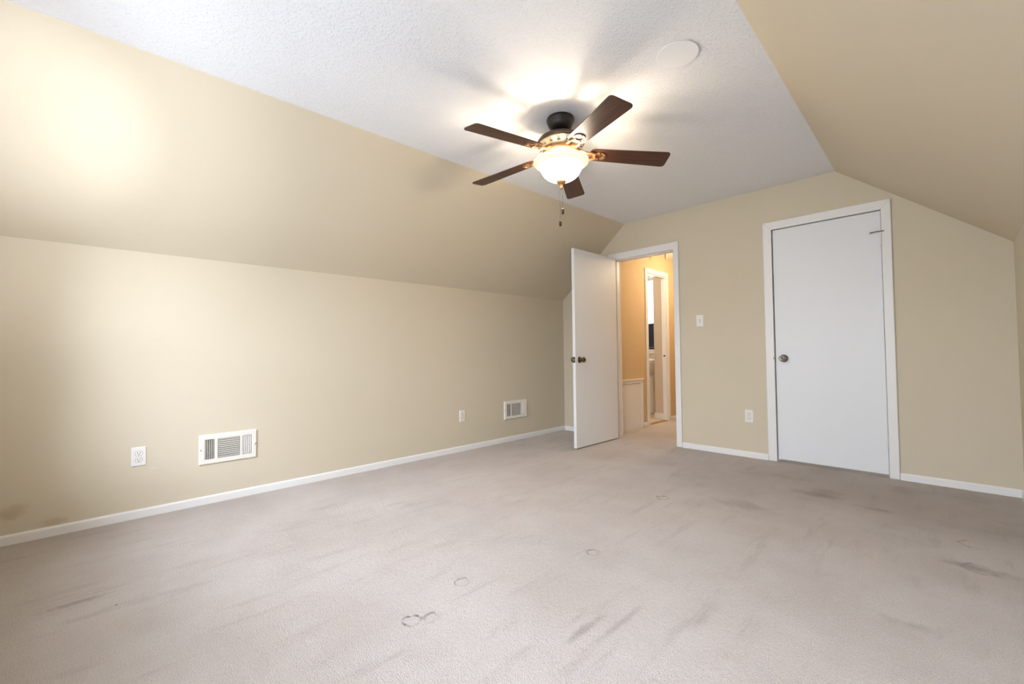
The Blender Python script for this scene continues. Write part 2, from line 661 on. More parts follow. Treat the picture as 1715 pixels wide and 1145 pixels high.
def gable(bm, y, th, holes):
    """gable wall standing on the floor with rectangular openings (x0, x1, z0, z1)"""
    xs = sorted({XL, XR, lerp_line(*ceilL, y).x, lerp_line(*ceilR, y).x, *[h[0] for h in holes], *[h[1] for h in holes]})
    for xa, xb in zip(xs[:-1], xs[1:]):
        cuts = [(0.0, None)]
        h = [q for q in holes if q[0] <= xa + 1e-6 and q[1] >= xb - 1e-6]
        if not h:
            hexa(bm, [(xa, y, 0), (xb, y, 0), (xb, y, roof_z(xb, y)), (xa, y, roof_z(xa, y))], (0, th, 0))
        else:
            _, _, z0, z1 = h[0]
            if z0 > 0:
                hexa(bm, [(xa, y, 0), (xb, y, 0), (xb, y, z0), (xa, y, z0)], (0, th, 0))
            hexa(bm, [(xa, y, z1), (xb, y, z1), (xb, y, roof_z(xb, y)), (xa, y, roof_z(xa, y))], (0, th, 0))


OX0, OX1, OZ = -2.722, -2.008, 2.031           # bedroom doorway, clear opening
CX0, CX1, CZ = -1.112, -0.362, 2.040           # closet doorway
J = 0.02
bm = B()
gable(bm, YF, T, [(OX0 - J, OX1 + J, 0, OZ + J), (CX0 - J, CX1 + J, 0, CZ + J)])
struct(obj('wall_far', bm, M['wall']))
WX0, WX1, WX2, WX3, WZ0, WZ1 = -2.82, -1.62, -1.16, 0.10, 0.72, 1.86  # assumed windows behind the camera, the second added for foreground light
bm = B()
gable(bm, YN, -T, [(WX0, WX1, WZ0, WZ1), (WX2, WX3, WZ0, WZ1)])
struct(obj('wall_near', bm, M['wall']))

# baseboards
BH, BT = 0.052, 0.012


def baseboard(name, p, q, n):
    """board from p to q on the floor, standing out by n from the wall, with an eased top"""
    p, q, n = Vector((*p, 0)), Vector((*q, 0)), Vector((*n, 0))
    bm = B()
    prof = [(0, 0), (BT, 0), (BT, BH - 0.010), (BT * 0.8, BH - 0.004), (BT * 0.45, BH), (0, BH)]
    a = [bm.verts.new(p + n * d + Vector((0, 0, z))) for d, z in prof]
    c = [bm.verts.new(q + n * d + Vector((0, 0, z))) for d, z in prof]
    bm.faces.new(a)
    bm.faces.new(c[::-1])
    for i in range(len(prof)):
        j = (i + 1) % len(prof)
        bm.faces.new((a[i], a[j], c[j], c[i]))
    return struct(obj(name, bm, M['trim']))


baseboard('baseboard_left', (XL, YN), (XL, YF), (1, 0))
baseboard('baseboard_far', (XL, YF), (OX0 - 0.068, YF), (0, -1))
baseboard('baseboard_far_middle', (OX1 + 0.055, YF), (CX0 - 0.066, YF), (0, -1))
baseboard('baseboard_far_right', (CX1 + 0.056, YF), (XR, YF), (0, -1))
baseboard('baseboard_right', (XR, YN), (XR, YF), (-1, 0))
baseboard('baseboard_near', (XL, YN), (XR, YN), (0, 1))


def casing(name, x0, x1, ztop, wl, wr, wt, y, n, mat=None):
    """door casing of two legs and a head with a rounded outer edge, on the wall plane y, standing out by n"""
    bm = B()
    d = 0.016 * n

    def piece(pts):
        lo = [bm.verts.new((px, y, pz)) for px, pz in pts]
        hi = [bm.verts.new((px, y + d, pz)) for px, pz in pts]
        bm.faces.new(lo)
        bm.faces.new(hi[::-1])
        for i in range(4):
            k = (i + 1) % 4
            bm.faces.new((lo[i], hi[i], hi[k], lo[k]))
    piece([(x0 - wl, 0), (x0 + 0.004, 0), (x0 + 0.004, ztop), (x0 - wl, ztop + wt)])
    piece([(x1 - 0.004, 0), (x1 + wr, 0), (x1 + wr, ztop + wt), (x1 - 0.004, ztop)])
    piece([(x0 + 0.004, ztop - 0.004), (x1 - 0.004, ztop - 0.004), (x1 + wr, ztop + wt), (x0 - wl, ztop + wt)])
    return struct(obj(name, bm, M['trim'], bevel=0.006, seg=3))


casing('trim_1', OX0, OX1, OZ, 0.066, 0.054, 0.072, YF, -1)
casing('trim_2', CX0, CX1, CZ, 0.064, 0.055, 0.068, YF, -1)
casing('trim_3', OX0, OX1, OZ, 0.06, 0.055, 0.06, YF + T, 1)


def jamb(name, x0, x1, ztop, stop_y):
    bm = B()
    for (a, c) in ((x0 - J, x0), (x1, x1 + J)):
        box(bm, a, c, YF, YF + T, 0, ztop + J)
    box(bm, x0, x1, YF, YF + T, ztop, ztop + J)
    s = 0.011
    box(bm, x0, x0 + s, stop_y, stop_y + 0.032, 0, ztop)
    box(bm, x1 - s, x1, stop_y, stop_y + 0.032, 0, ztop)
    box(bm, x0 + s, x1 - s, stop_y, stop_y + 0.032, ztop - s, ztop)
    return struct(obj(name, bm, M['trim']))


jamb('trim_4', OX0, OX1, OZ, YF + 0.040)
jamb('trim_5', CX0, CX1, CZ, YF + 0.042)

# closet behind its door
bm = B()
box(bm, CX0 - 0.25, CX1 + 0.25, YF + 0.75, YF + 0.79, 0, 2.3)
box(bm, CX0 - 0.29, CX0 - 0.25, YF + T, YF + 0.79, 0, 2.3)
box(bm, CX1 + 0.25, CX1 + 0.29, YF + T, YF + 0.79, 0, 2.3)
box(bm, CX0 - 0.29, CX1 + 0.29, YF + T, YF + 0.79, 2.3, 2.34)
struct(obj('wall_closet', bm, M['wall']))

# ------------------------------------------------------------------ doors


def knob_bm(axis_mat):
    bm = B()
    lathe(bm, [(0, 0), (0.033, 0), (0.0335, 0.004), (0.030, 0.008), (0.022, 0.011), (0.012, 0.014), (0.0115, 0.028),
               (0.016, 0.033), (0.0245, 0.040), (0.0275, 0.049), (0.0262, 0.057), (0.020, 0.063), (0.011, 0.0655), (0.0105, 0.0635), (0, 0.0635)], 32, axis_mat)
    return bm


RX = Matrix.Rotation(math.radians(90), 4, 'Y')     # +Z -> +X
RXn = Matrix.Rotation(math.radians(-90), 4, 'Y')   # +Z -> -X
RYn = Matrix.Rotation(math.radians(90), 4, 'X')    # +Z -> -Y

# open bedroom door: leaf swung 90 degrees into the room
d1 = empty('door_1', (-2.6785, 4.268, 0.0))
struct(d1, 'open white flat door swung into the room from the lit hall doorway', 'door')
bm = B()
box(bm, -0.0165, 0.0165, -0.772, 0.0, 0.014, 2.028)
obj('door_leaf', bm, M['door'], d1, bevel=0.0025)
ky, kz = 3.566 - 4.268, 0.898
k1 = obj('door_knob', knob_bm(Matrix.Translation((0.0165, ky, kz)) @ RX), M['brass'], d1, smooth=True)
k1['label'] = 'aged brass knob on the right face'
k2 = obj('door_knob', knob_bm(Matrix.Translation((-0.0165, ky, kz)) @ RXn), M['brass'], d1, smooth=True)
k2['label'] = 'aged brass knob on the hidden left face'
bm = B()
box(bm, -0.0125, 0.0125, -0.7745, -0.7715, kz - 0.029, kz + 0.029)
lp = obj('latch_plate', bm, M['brass'], d1, bevel=0.001)
bm = B()
prism(bm, [(-0.006, -0.772), (0.006, -0.772), (0.006, -0.776), (-0.002, -0.783), (-0.006, -0.783)], kz - 0.008, kz + 0.008)
obj('latch_bolt', bm, M['nickel'], lp)
for z in (0.28, 1.02, 1.78):
    bm = B()
    tube(bm, [(-0.022, 0.012, z - 0.045), (-0.022, 0.012, z + 0.045)], 0.006, 10)
    box(bm, -0.016, -0.0148, -0.001, 0.010, z - 0.044, z + 0.044)
    obj('hinge', bm, M['brass'], d1)

# closed closet door
d2 = empty('door_2', (CX0, YF + 0.004, 0.0))
struct(d2, 'closed white flat closet door right of the light switch', 'door')
W2 = CX1 - CX0
bm = B()
box(bm, 0.0085, W2 - 0.0075, 0.004, 0.038, 0.022, CZ - 0.0085)
obj('door_leaf', bm, M['door'], d2, bevel=0.0025)
k = obj('door_knob', knob_bm(Matrix.Translation((-1.041 - CX0, 0.004, 0.900)) @ RYn), M['nickel'], d2, smooth=True)
k['label'] = 'dull nickel and bronze knob'
hx = W2 - 0.0085
for z in (0.277, 1.812):
    bm = B()
    tube(bm, [(hx, -0.0205, z - 0.049), (hx, -0.0205, z + 0.049)], 0.0062, 12)
    for zz in (-0.030, -0.010, 0.010, 0.030):
        tube(bm, [(hx, -0.0205, z + zz - 0.0006), (hx, -0.0205, z + zz + 0.0006)], 0.0056, 12)
    lathe(bm, [(0, 0), (0.0075, 0), (0.006, 0.005), (0, 0.006)], 12, Matrix.Translation((hx, -0.0205, z + 0.049)))
    box(bm, hx - 0.002, hx + 0.001, -0.018, 0.004, z - 0.046, z + 0.046)
    h = obj('hinge', bm, M['trim'], d2)
# hinge-pin door stop on the top hinge: bent arm with a bumper
bm = B()
tube(bm, [(hx + 0.022, -0.0225, 1.868), (hx, -0.0215, 1.868), (hx - 0.020, -0.030, 1.868), (hx - 0.044, -0.026, 1.866), (hx - 0.060, -0.030, 1.865)], 0.0042, 8)
lathe(bm, [(0, 0), (0.009, 0), (0.009, 0.006), (0, 0.006)], 12, Matrix.Translation((hx, -0.0205, 1.863)))
ds = obj('door_stop', bm, M['nickel'], d2, smooth=False)
bm = B()
lathe(bm, [(0, 0), (0.009, 0.001), (0.010, 0.008), (0.007, 0.014), (0, 0.015)], 12, Matrix.Translation((hx - 0.060, -0.030, 1.865)) @ Matrix.Rotation(math.radians(-80), 4, 'Y'))
obj('bumper', bm, M['plastic'], ds, smooth=True)
# strike of the closet latch, a small dark notch in the jamb edge
bm = B()
box(bm, CX0 - 0.0045, CX0 + 0.001, YF - 0.0165, YF - 0.003, 0.893, 0.910)
obj('strike_plate', bm, M['brass'], d2).matrix_parent_inverse = Matrix.Translation((-CX0, -YF - 0.004, 0))

# ------------------------------------------------------------------ outlets and switch


def plate_bm(w=0.070, h=0.1145, t=0.006):
    bm = B()
    lo = [(-w / 2, -h / 2), (w / 2, -h / 2), (w / 2, h / 2), (-w / 2, h / 2)]
    s = 0.0045
    a = [bm.verts.new((x, 0, z)) for x, z in lo]
    m_ = [bm.verts.new((x, -0.0025, z)) for x, z in lo]
    c = [bm.verts.new((x * (1 - 2 * s / w), -t, z * (1 - 2 * s / h))) for x, z in lo]
    for A, C in ((a, m_), (m_, c)):
        for i in range(4):
            j = (i + 1) % 4
            bm.faces.new((A[i], A[j], C[j], C[i]))
    bm.faces.new(c)
    bm.faces.new(a[::-1])
    return bm


def make_outlet():
    t = empty('wall_outlet', (0, 0, 0))
    obj('cover_plate', plate_bm(), M['plastic'], t)
    for s in (-1, 1):
        zc = s * 0.0195
        bm = B()
        pts = []
        for i in range(28):
            a = 2 * PI * i / 28
            pts.append((0.0172 * math.cos(a), max(-0.0142, min(0.0142, 0.0172 * math.sin(a)))))
        a = [bm.verts.new((x, -0.0055, zc + z)) for x, z in pts]
        c = [bm.verts.new((x * 0.96, -0.0082, zc + z * 0.96)) for x, z in pts]
        bm.faces.new(c)
        for i in range(28):
            bm.faces.new((a[i], a[(i + 1) % 28], c[(i + 1) % 28], c[i]))
        rc = obj('receptacle', bm, M['plastic'], t)
        bm = B()
        box(bm, -0.0078, -0.0052, -0.0086, -0.0075, zc - 0.002, zc + 0.0075)
        box(bm, 0.0052, 0.0074, -0.0086, -0.0075, zc - 0.001, zc + 0.0068)
        lathe(bm, [(0, 0), (0.0028, 0), (0.0028, 0.0011), (0, 0.0011)], 12, Matrix.Translation((0, -0.0075, zc - 0.0075)) @ RYn)
        # flat grey ring painting in the shadow line around the receptacle face
        obj('socket_slots', bm, M['slot'], rc)
        bm = B()
        p2 = [(x * 1.07, z * 1.07) for x, z in pts]
        a = [bm.verts.new((x, -0.0061, zc + z)) for x, z in pts]
        c = [bm.verts.new((x, -0.0061, zc + z)) for x, z in p2]
        for i in range(28):
            bm.faces.new((a[i], a[(i + 1) % 28], c[(i + 1) % 28], c[i]))
        obj('rim_shadow_ring', bm, M['slot_soft'], rc)
    bm = B()
    lathe(bm, [(0, 0), (0.003, 0), (0.0025, 0.0012), (0, 0.0014)], 12, Matrix.Translation((0, -0.006, 0)) @ RYn)
    obj('screw', bm, M['cream_metal'], t)
    return t


o1 = make_outlet()
o1.location = (XL, 0.2300, 0.3680)
o1.rotation_euler = (0, 0, PI / 2)
tag(o1, 'white duplex outlet on the left wall, beside the vent nearest the camera', 'outlet', 'wall outlets')
o2 = copy_tree(o1)
o2.location = (XL, 2.694, 0.349)
tag(o2, 'white duplex outlet on the left wall, next to the far vent by the open door', 'outlet', 'wall outlets')
o3 = copy_tree(o1)
o3.location = (-1.328, YF, 0.3735)
o3.rotation_euler = (0, 0, 0)
tag(o3, 'white duplex outlet low on the far wall, left of the closet door', 'outlet', 'wall outlets')

sw = empty('light_switch', (-1.754, YF, 1.271))
tag(sw, 'white single toggle light switch on the far wall between the two doors', 'light switch')
obj('cover_plate', plate_bm(), M['plastic'], sw)
bm = B()
box(bm, -0.0052, 0.0052, -0.0066, -0.0055, -0.0125, 0.0125)
obj('switch_slot', bm, M['slot_soft'], sw)
bm = B()
hexa(bm, [(-0.004, -0.006, -0.003), (0.004, -0.006, -0.003), (0.004, -0.006, 0.009), (-0.004, -0.006, 0.009)], (0, -0.012, -0.008))
tg = obj('toggle', bm, M['plastic'], sw)
for s in (-1, 1):
    bm = B()
    lathe(bm, [(0, 0), (0.003, 0), (0.0025, 0.0012), (0, 0.0014)], 12, Matrix.Translation((0, -0.006, s * 0.030)) @ RYn)
    obj('screw', bm, M['cream_metal'], sw)

# ------------------------------------------------------------------ air registers


def make_register():
    """three-bank wall register; local x to the right, front towards -y, centred"""
    t = empty('air_vent', (0, 0, 0))
    w, h, d = 0.335, 0.196, 0.013
    banks = ((-0.1375, -0.0835, 'v', 1), (-0.0655, 0.0635, 'h', 0), (0.0780, 0.1330, 'v', -1))
    z0, z1 = -0.064, 0.066
    bm = B()
    # stamped face: frame bars between the banks
    fy0, fy1 = -d, -d + 0.002
    xs = [-w / 2 + 0.006, banks[0][0], banks[0][1], banks[1][0], banks[1][1], banks[2][0], banks[2][1], w / 2 - 0.006]
    for i in range(0, 8, 2):
        box(bm, xs[i], xs[i + 1], fy0, fy1, z0, z1)
    box(bm, xs[0], xs[-1], fy0, fy1, z1, h / 2 - 0.006)
    box(bm, xs[0], xs[-1], fy0, fy1, -h / 2 + 0.006, z0)
    # sloping rim down to the wall
    inner = [(xs[0], -h / 2 + 0.006), (xs[-1], -h / 2 + 0.006), (xs[-1], h / 2 - 0.006), (xs[0], h / 2 - 0.006)]
    outer = [(-w / 2, -h / 2), (w / 2, -h / 2), (w / 2, h / 2), (-w / 2, h / 2)]
    a = [bm.verts.new((x, fy0, z)) for x, z in inner]
    b = [bm.verts.new((x, fy0 + 0.006, z)) for x, z in outer]
    c = [bm.verts.new((x, 0.0, z)) for x, z in outer]
    for A, C in ((a, b), (b, c)):
        for i in range(4):
            j = (i + 1) % 4
            bm.faces.new((A[i], A[j], C[j], C[i]))
    obj('face_frame', bm, M['cream_metal'], t)
    bm = B()
    box(bm, banks[0][0] - 0.004, banks[2][1] + 0.004, -0.0015, 0.0, z0 - 0.004, z1 + 0.004)  # dark sheet painting in the shade of the duct behind the louvers
    obj('duct_shade_sheet', bm, M['slot'], t)
    for (x0, x1, kind, sgn) in banks:
        bm = B()
        if kind == 'v':
            n = 5
            p = (x1 - x0) / n
            for i in range(n):
                xc = x0 + (i + 0.5) * p
                mt = Matrix.Translation((xc + 0.0015 * sgn, -0.0072, 0)) @ Matrix.Rotation(math.radians(-38 * sgn), 4, 'Z')
                box(bm, -0.0010, 0.0010, -0.0060, 0.0060, z0 + 0.001, z1 - 0.001, mt)
        else:
            n = 10
            p = (z1 - z0) / n
            for i in range(n):
                zc = z0 + (i + 0.5) * p
                mt = Matrix.Translation((0, -0.0072, zc)) @ Matrix.Rotation(math.radians(-60), 4, 'X')
                box(bm, x0 + 0.001, x1 - 0.001, -0.0056, 0.0056, -0.0007, 0.0007, mt)
        obj('louver_bank', bm, M['cream_metal'], t)
    bm = B()
    box(bm, 0.1455, 0.1545, -0.020, -0.0125, -0.010, 0.002)
    box(bm, 0.1475, 0.1525, -0.0134, -0.0129, -0.020, 0.020)
    obj('damper_lever', bm, M['cream_metal'], t, bevel=0.001)
    for s in (-1, 1):
        bm = B()
        lathe(bm, [(0, 0), (0.0042, 0), (0.0036, 0.0016), (0, 0.0020)], 12, Matrix.Translation((s * 0.157 if s < 0 else 0.1605, -0.0125, -0.001)) @ RYn)
        obj('screw', bm, M['slot_soft'] if s < 0 else M['nickel'], t)
    return t


v1 = make_register()
v1.location = (XL, 0.6945, 0.3555)
v1.rotation_euler = (0, 0, PI / 2)
tag(v1, 'cream metal louvered air vent on the left wall, the one nearest the camera', 'air vent', 'wall air vents')
v2 = copy_tree(v1)
v2.location = (XL, 3.447, 0.3445)
v2.scale = (1.06, 1.0, 1.02)
tag(v2, 'cream louvered air vent at the far end of the left wall, by the open door', 'air vent', 'wall air vents')

# ------------------------------------------------------------------ ceiling cover plate
cp = empty('ceiling_cover_plate', (-0.902, 2.027, 2.4055))
tag(cp, 'round white blank cover plate on the stippled ceiling, right of the fan', 'cover plate')
bm = B()
lathe(bm, [(0, -0.0025), (0.094, -0.0025), (0.098, -0.0012), (0.098, 0.0), (0, 0.0)], 64,
      Matrix.Translation((0, 0, -0.0015)) @ Matrix.Rotation(math.radians(1.6), 4, Vector((-0.72, 0.69, 0))))
obj('plate_disc', bm, M['plate_paint'], cp, smooth=False)

# ------------------------------------------------------------------ ceiling fan
FX, FY = -1.663, 2.068
FZ = 2.4085
fan = empty('ceiling_fan', (FX, FY, FZ))
tag(fan, 'dark five-blade ceiling fan with a glowing white glass bowl light', 'ceiling fan')


def fz(z):
    return z - FZ


bm = B()
lathe(bm, [(0, fz(2.4085)), (0.083, fz(2.4085)), (0.085, fz(2.400)), (0.084, fz(2.388)), (0.080, fz(2.382)), (0.080, fz(2.378)), (0.076, fz(2.366)), (0.066, fz(2.350)),
           (0.052, fz(2.340)), (0.045, fz(2.337)), (0, fz(2.337))], 40)
obj('canopy', bm, M['bronze'], fan, smooth=True)
bm = B()
lathe(bm, [(0, fz(2.35)), (0.020, fz(2.35)), (0.020, fz(2.312)), (0.034, fz(2.310)), (0.036, fz(2.30)), (0, fz(2.30))], 24)
obj('downrod', bm, M['bronze'], fan, smooth=False)
bm = B()
lathe(bm, [(0, fz(2.305)), (0.040, fz(2.305)), (0.075, fz(2.302)), (0.108, fz(2.294)), (0.130, fz(2.281)), (0.142, fz(2.266)), (0.1455, fz(2.254)), (0.1455, fz(2.249)),
           (0.140, fz(2.244)), (0, fz(2.244))], 48)
obj('motor_housing', bm, M['housing'], fan, smooth=True)
# vented lower bell, the bowl's light put into its pale colour
bm = B()
lathe(bm, [(0, fz(2.246)), (0.139, fz(2.246)), (0.136, fz(2.240)), (0.120, fz(2.226)), (0.104, fz(2.216)), (0.098, fz(2.212)), (0, fz(2.212))], 48)
vb = obj('vent_ring', bm, M['ring'], fan, smooth=True)
for i in range(16):
    a = 2 * PI * (i + 0.5) / 16
    bm = B()
    mt = Matrix.Rotation(a, 4, 'Z') @ Matrix.Translation((0.1195, 0, fz(2.2262))) @ Matrix.Rotation(math.radians(41), 4, 'Y')
    vsx = [bm.verts.new(mt @ Vector(p)) for p in ((-0.012, -0.004, 0.0012), (0.012, -0.011, 0.0012), (0.012, 0.011, 0.0012), (-0.012, 0.004, 0.0012),
                                                  (-0.012, -0.004, -0.0014), (0.012, -0.011, -0.0014), (0.012, 0.011, -0.0014), (-0.012, 0.004, -0.0014))]
    for f in ((0, 1, 2, 3), (7, 6, 5, 4), (0, 4, 5, 1), (1, 5, 6, 2), (2, 6, 7, 3), (3, 7, 4, 0)):
        bm.faces.new([vsx[q] for q in f])
    obj('vent_slot', bm, M['housing'], vb)
bm = B()
lathe(bm, [(0, fz(2.214)), (0.100, fz(2.214)), (0.112, fz(2.206)), (0.114, fz(2.196)), (0.106, fz(2.184)), (0.084, fz(2.176)), (0.070, fz(2.170)), (0.066, fz(2.150)),
           (0.064, fz(2.142)), (0, fz(2.142))], 48)
obj('switch_housing', bm, M['antique'], fan, smooth=True)

# blades: pitched boards with rounded corners, drooping slightly to the tips
ROOT, TIP = 0.178, 0.662
ZR, ZT = fz(2.1865), fz(2.155)
PITCH = math.radians(-11)


def blade_outline():
    w0, w1 = 0.054, 0.068
    pts = []

    def corner(cx, cy, r, a0, a1, n=5):
        for i in range(n + 1):
            a = math.radians(a0 + (a1 - a0) * i / n)
            pts.append((cx + r * math.cos(a), cy + r * math.sin(a)))
    L = TIP - ROOT
    rc = 0.022
    corner(0.03, -w0 + 0.03, 0.03, 180, 270)
    corner(L - rc, -w1 + rc, rc, 270, 360)
    corner(L - rc, w1 - rc, rc, 0, 90)
    corner(0.03, w0 - 0.03, 0.03, 90, 180)
    return pts


droop = math.atan2(ZR - ZT, TIP - ROOT)
bmb = B()
prism(bmb, blade_outline(), -0.003, 0.003)
blade_me = bpy.data.meshes.new('blade')
bmesh.ops.recalc_face_normals(bmb, faces=bmb.faces[:])
bmb.to_mesh(blade_me)
bmb.free()
blade_me.materials.append(M['wood'])

# blade iron: two curved arms from the hub to a rounded medallion under the blade root
bmi = B()
for s in (-1, 1):
    tube(bmi, [(-0.082, s * 0.016, 0.020), (-0.055, s * 0.024, 0.006), (-0.025, s * 0.030, -0.010), (0.008, s * 0.030, -0.012), (0.040, s * 0.020, -0.009)],
         [0.0085, 0.0085, 0.0075, 0.007, 0.006], 8)
NR = 32
ring_o = [bmi.verts.new((0.060 + 0.040 * math.cos(2 * PI * i / NR), 0.034 * math.sin(2 * PI * i / NR), z)) for z in (-0.0090, -0.0032) for i in range(NR)]
ring_i = [bmi.verts.new((0.060 + 0.026 * math.cos(2 * PI * i / NR), 0.020 * math.sin(2 * PI * i / NR), z)) for z in (-0.0090, -0.0032) for i in range(NR)]
for i in range(NR):
    k = (i + 1) % NR
    bmi.faces.new((ring_o[i], ring_o[k], ring_o[NR + k], ring_o[NR + i]))
    bmi.faces.new((ring_i[i], ring_i[NR + i], ring_i[NR + k], ring_i[k]))
    bmi.faces.new((ring_o[i], ring_i[i], ring_i[k], ring_o[k]))
    bmi.faces.new((ring_o[NR + i], ring_o[NR + k], ring_i[NR + k], ring_i[NR + i]))
prism(bmi, [(-0.092, -0.026), (-0.070, -0.026), (-0.070, 0.026), (-0.092, 0.026)], 0.010, 0.026)
iron_me = bpy.data.meshes.new('blade_iron')
bmesh.ops.recalc_face_normals(bmi, faces=bmi.faces[:])
bmi.to_mesh(iron_me)
bmi.free()
iron_me.materials.append(M['antique'])
bms = B()
lathe(bms, [(0, 0), (0.0055, 0), (0.0045, 0.0025), (0, 0.003)], 10, Matrix.Rotation(PI, 4, 'X'))
screw_me = bpy.data.meshes.new('screw')
bms.to_mesh(screw_me)
bms.free()
screw_me.materials.append(M['brass'])
for i in range(5):
    a = math.radians(263.14 + 72 * i)
    bo = bpy.data.objects.new('blade', blade_me)
    COL.objects.link(bo)
    bo.parent = fan
    base = Matrix.Rotation(a, 4, 'Z') @ Matrix.Translation((ROOT, 0, ZR)) @ Matrix.Rotation(droop, 4, 'Y') @ Matrix.Rotation(PITCH, 4, 'X')
    bo.matrix_local = base
    io = bpy.data.objects.new('blade_iron', iron_me)
    COL.objects.link(io)
    io.parent = bo
    for (x, y) in ((0.060, 0.027), (0.060, -0.027), (0.093, 0.0)):
        so = bpy.data.objects.new('screw', screw_me)
        COL.objects.link(so)
        so.parent = bo
        so.location = (x, y, -0.0088)

# glass bowl, flared like a bell, with a metal finial
bm = B()
outer = [(0.169, 2.141), (0.168, 2.135), (0.158, 2.124), (0.142, 2.112), (0.129, 2.099), (0.120, 2.082), (0.109, 2.063), (0.092, 2.046), (0.068, 2.032), (0.040, 2.0235), (0.018, 2.021), (0.0, 2.0205)]
inner = [(max(r - 0.004, 0), z + 0.003) for r, z in outer[::-1]]
lathe(bm, [(r, fz(z)) for r, z in outer] + [(r, fz(z)) for r, z in inner[1:]], 56)
n_rim = 56 * 4
n_out = 56 * (len(outer) - 1)
n_all = 56 * (len(outer) - 1 + len(inner) - 2 - 3)
bm.faces.ensure_lookup_table()
for q, f_ in enumerate(bm.faces):
    f_.material_index = 2 if (q < n_rim or q >= n_all) else (0 if q < n_out else 1)
gb = obj('glass_bowl', bm, M['bowl'], fan, smooth=True)
gb.data.materials.append(M['bowl_inner'])
gb.data.materials.append(M['bowl_rim'])
gb['label'] = 'glowing frosted white glass bowl'
bm = B()
lathe(bm, [(0, fz(2.024)), (0.031, fz(2.022)), (0.031, fz(2.017)), (0.025, fz(2.008)), (0.014, fz(2.001)), (0.010, fz(1.994)), (0.0085, fz(1.984)), (0.009, fz(1.978)), (0.006, fz(1.972)), (0, fz(1.970))], 24)
obj('finial', bm, M['antique'], fan, smooth=True)
for s in (-1, 1):
    bm = B()
    lathe(bm, [(0, 0.040), (0.011, 0.036), (0.013, 0.026), (0.022, 0.0), (0.020, -0.016), (0.010, -0.028), (0, -0.030)], 16, Matrix.Translation((0.062 * s * 0.7, -0.062 * s * 0.7, fz(2.066))))
    obj('bulb', bm, M['bulb'], fan, smooth=True)
# pull chains with fobs
for (dx, dy, zt, z1) in ((0.006, 0.004, 1.985, 1.853), (-0.006, -0.006, 2.015, 1.779)):
    bm = B()
    n = int((zt - z1) / 0.0045)
    for q in range(n):
        zz = fz(zt) - (q + 0.5) * (zt - z1) / n
        lathe(bm, [(0, 0.0015), (0.0011, 0.0005), (0.0011, -0.0005), (0, -0.0015)], 6, Matrix.Translation((dx, dy, zz)))
    tube(bm, [(dx, dy, fz(zt)), (dx, dy, fz(z1))], 0.0007, 5)
    ch = obj('pull_chain', bm, M['housing'], fan)
    bm = B()
    lathe(bm, [(0, 0), (0.004, -0.001), (0.0068, -0.005), (0.0078, -0.014), (0.0082, -0.028), (0.0068, -0.036), (0, -0.037)], 16, Matrix.Translation((dx, dy, fz(z1))))
    obj('fob', bm, M['fob'], ch, smooth=True)

# ------------------------------------------------------------------ assumed bedroom windows (unseen, behind the camera)


def window(name, x0, x1, z0, z1, y, n, mid=True, casing_w=0.06):
    """framed window in an opening of a wall whose room face is the plane y, n = +1 / -1 towards the room"""
    w = empty(name, ((x0 + x1) / 2, y, z0))
    struct(w)
    off = Matrix.Translation((-(x0 + x1) / 2, -y, -z0))
    dep = -n * T

    def put(pn, bm, mat, par=w, **kw):
        bm.transform(off)
        return obj(pn, bm, mat, par, **kw)
    ya, yb = sorted((y, y + dep))
    bm = B()
    f = 0.045
    y2, y3 = sorted((y + dep * 0.35, y + dep * 0.8))
    box(bm, x0, x0 + f, y2, y3, z0, z1)
    box(bm, x1 - f, x1, y2, y3, z0, z1)
    box(bm, x0 + f, x1 - f, y2, y3, z0, z0 + f)
    box(bm, x0 + f, x1 - f, y2, y3, z1 - f, z1)
    if mid:
        zm = (z0 + z1) / 2
        box(bm, x0 + f, x1 - f, y2, y3, zm - 0.02, zm + 0.02)
    fr = put('window_frame', bm, M['trim'])
    bm = B()
    ym = (y2 + y3) / 2
    box(bm, x0 + f, x1 - f, ym - 0.002, ym + 0.002, z0 + f, z1 - f)
    put('pane', bm, M['glass'])
    bm = B()
    c = casing_w
    d0, d1 = sorted((y, y + n * 0.016))
    box(bm, x0 - c, x0, d0, d1, z0, z1 + c)
    box(bm, x1, x1 + c, d0, d1, z0, z1 + c)
    box(bm, x0, x1, d0, d1, z1, z1 + c)
    put('window_casing', bm, M['trim'])
    bm = B()
    d0, d1 = sorted((y - n * T * 0.3, y + n * 0.05))
    box(bm, x0 - c - 0.02, x1 + c + 0.02, d0 if n > 0 else y, d1 if n < 0 else d1, z0 - 0.022, z0)
    d0, d1 = sorted((y, y + n * 0.014))
    box(bm, x0 - c, x1 + c, d0, d1, z0 - 0.095, z0 - 0.022)
    put('window_sill', bm, M['trim'])
    return w


window('window_1', WX0, WX1, WZ0, WZ1, YN, 1)
window('window_2_added', WX2, WX3, WZ0, WZ1, YN, 1)  # unseen opening added to brighten the foreground carpet

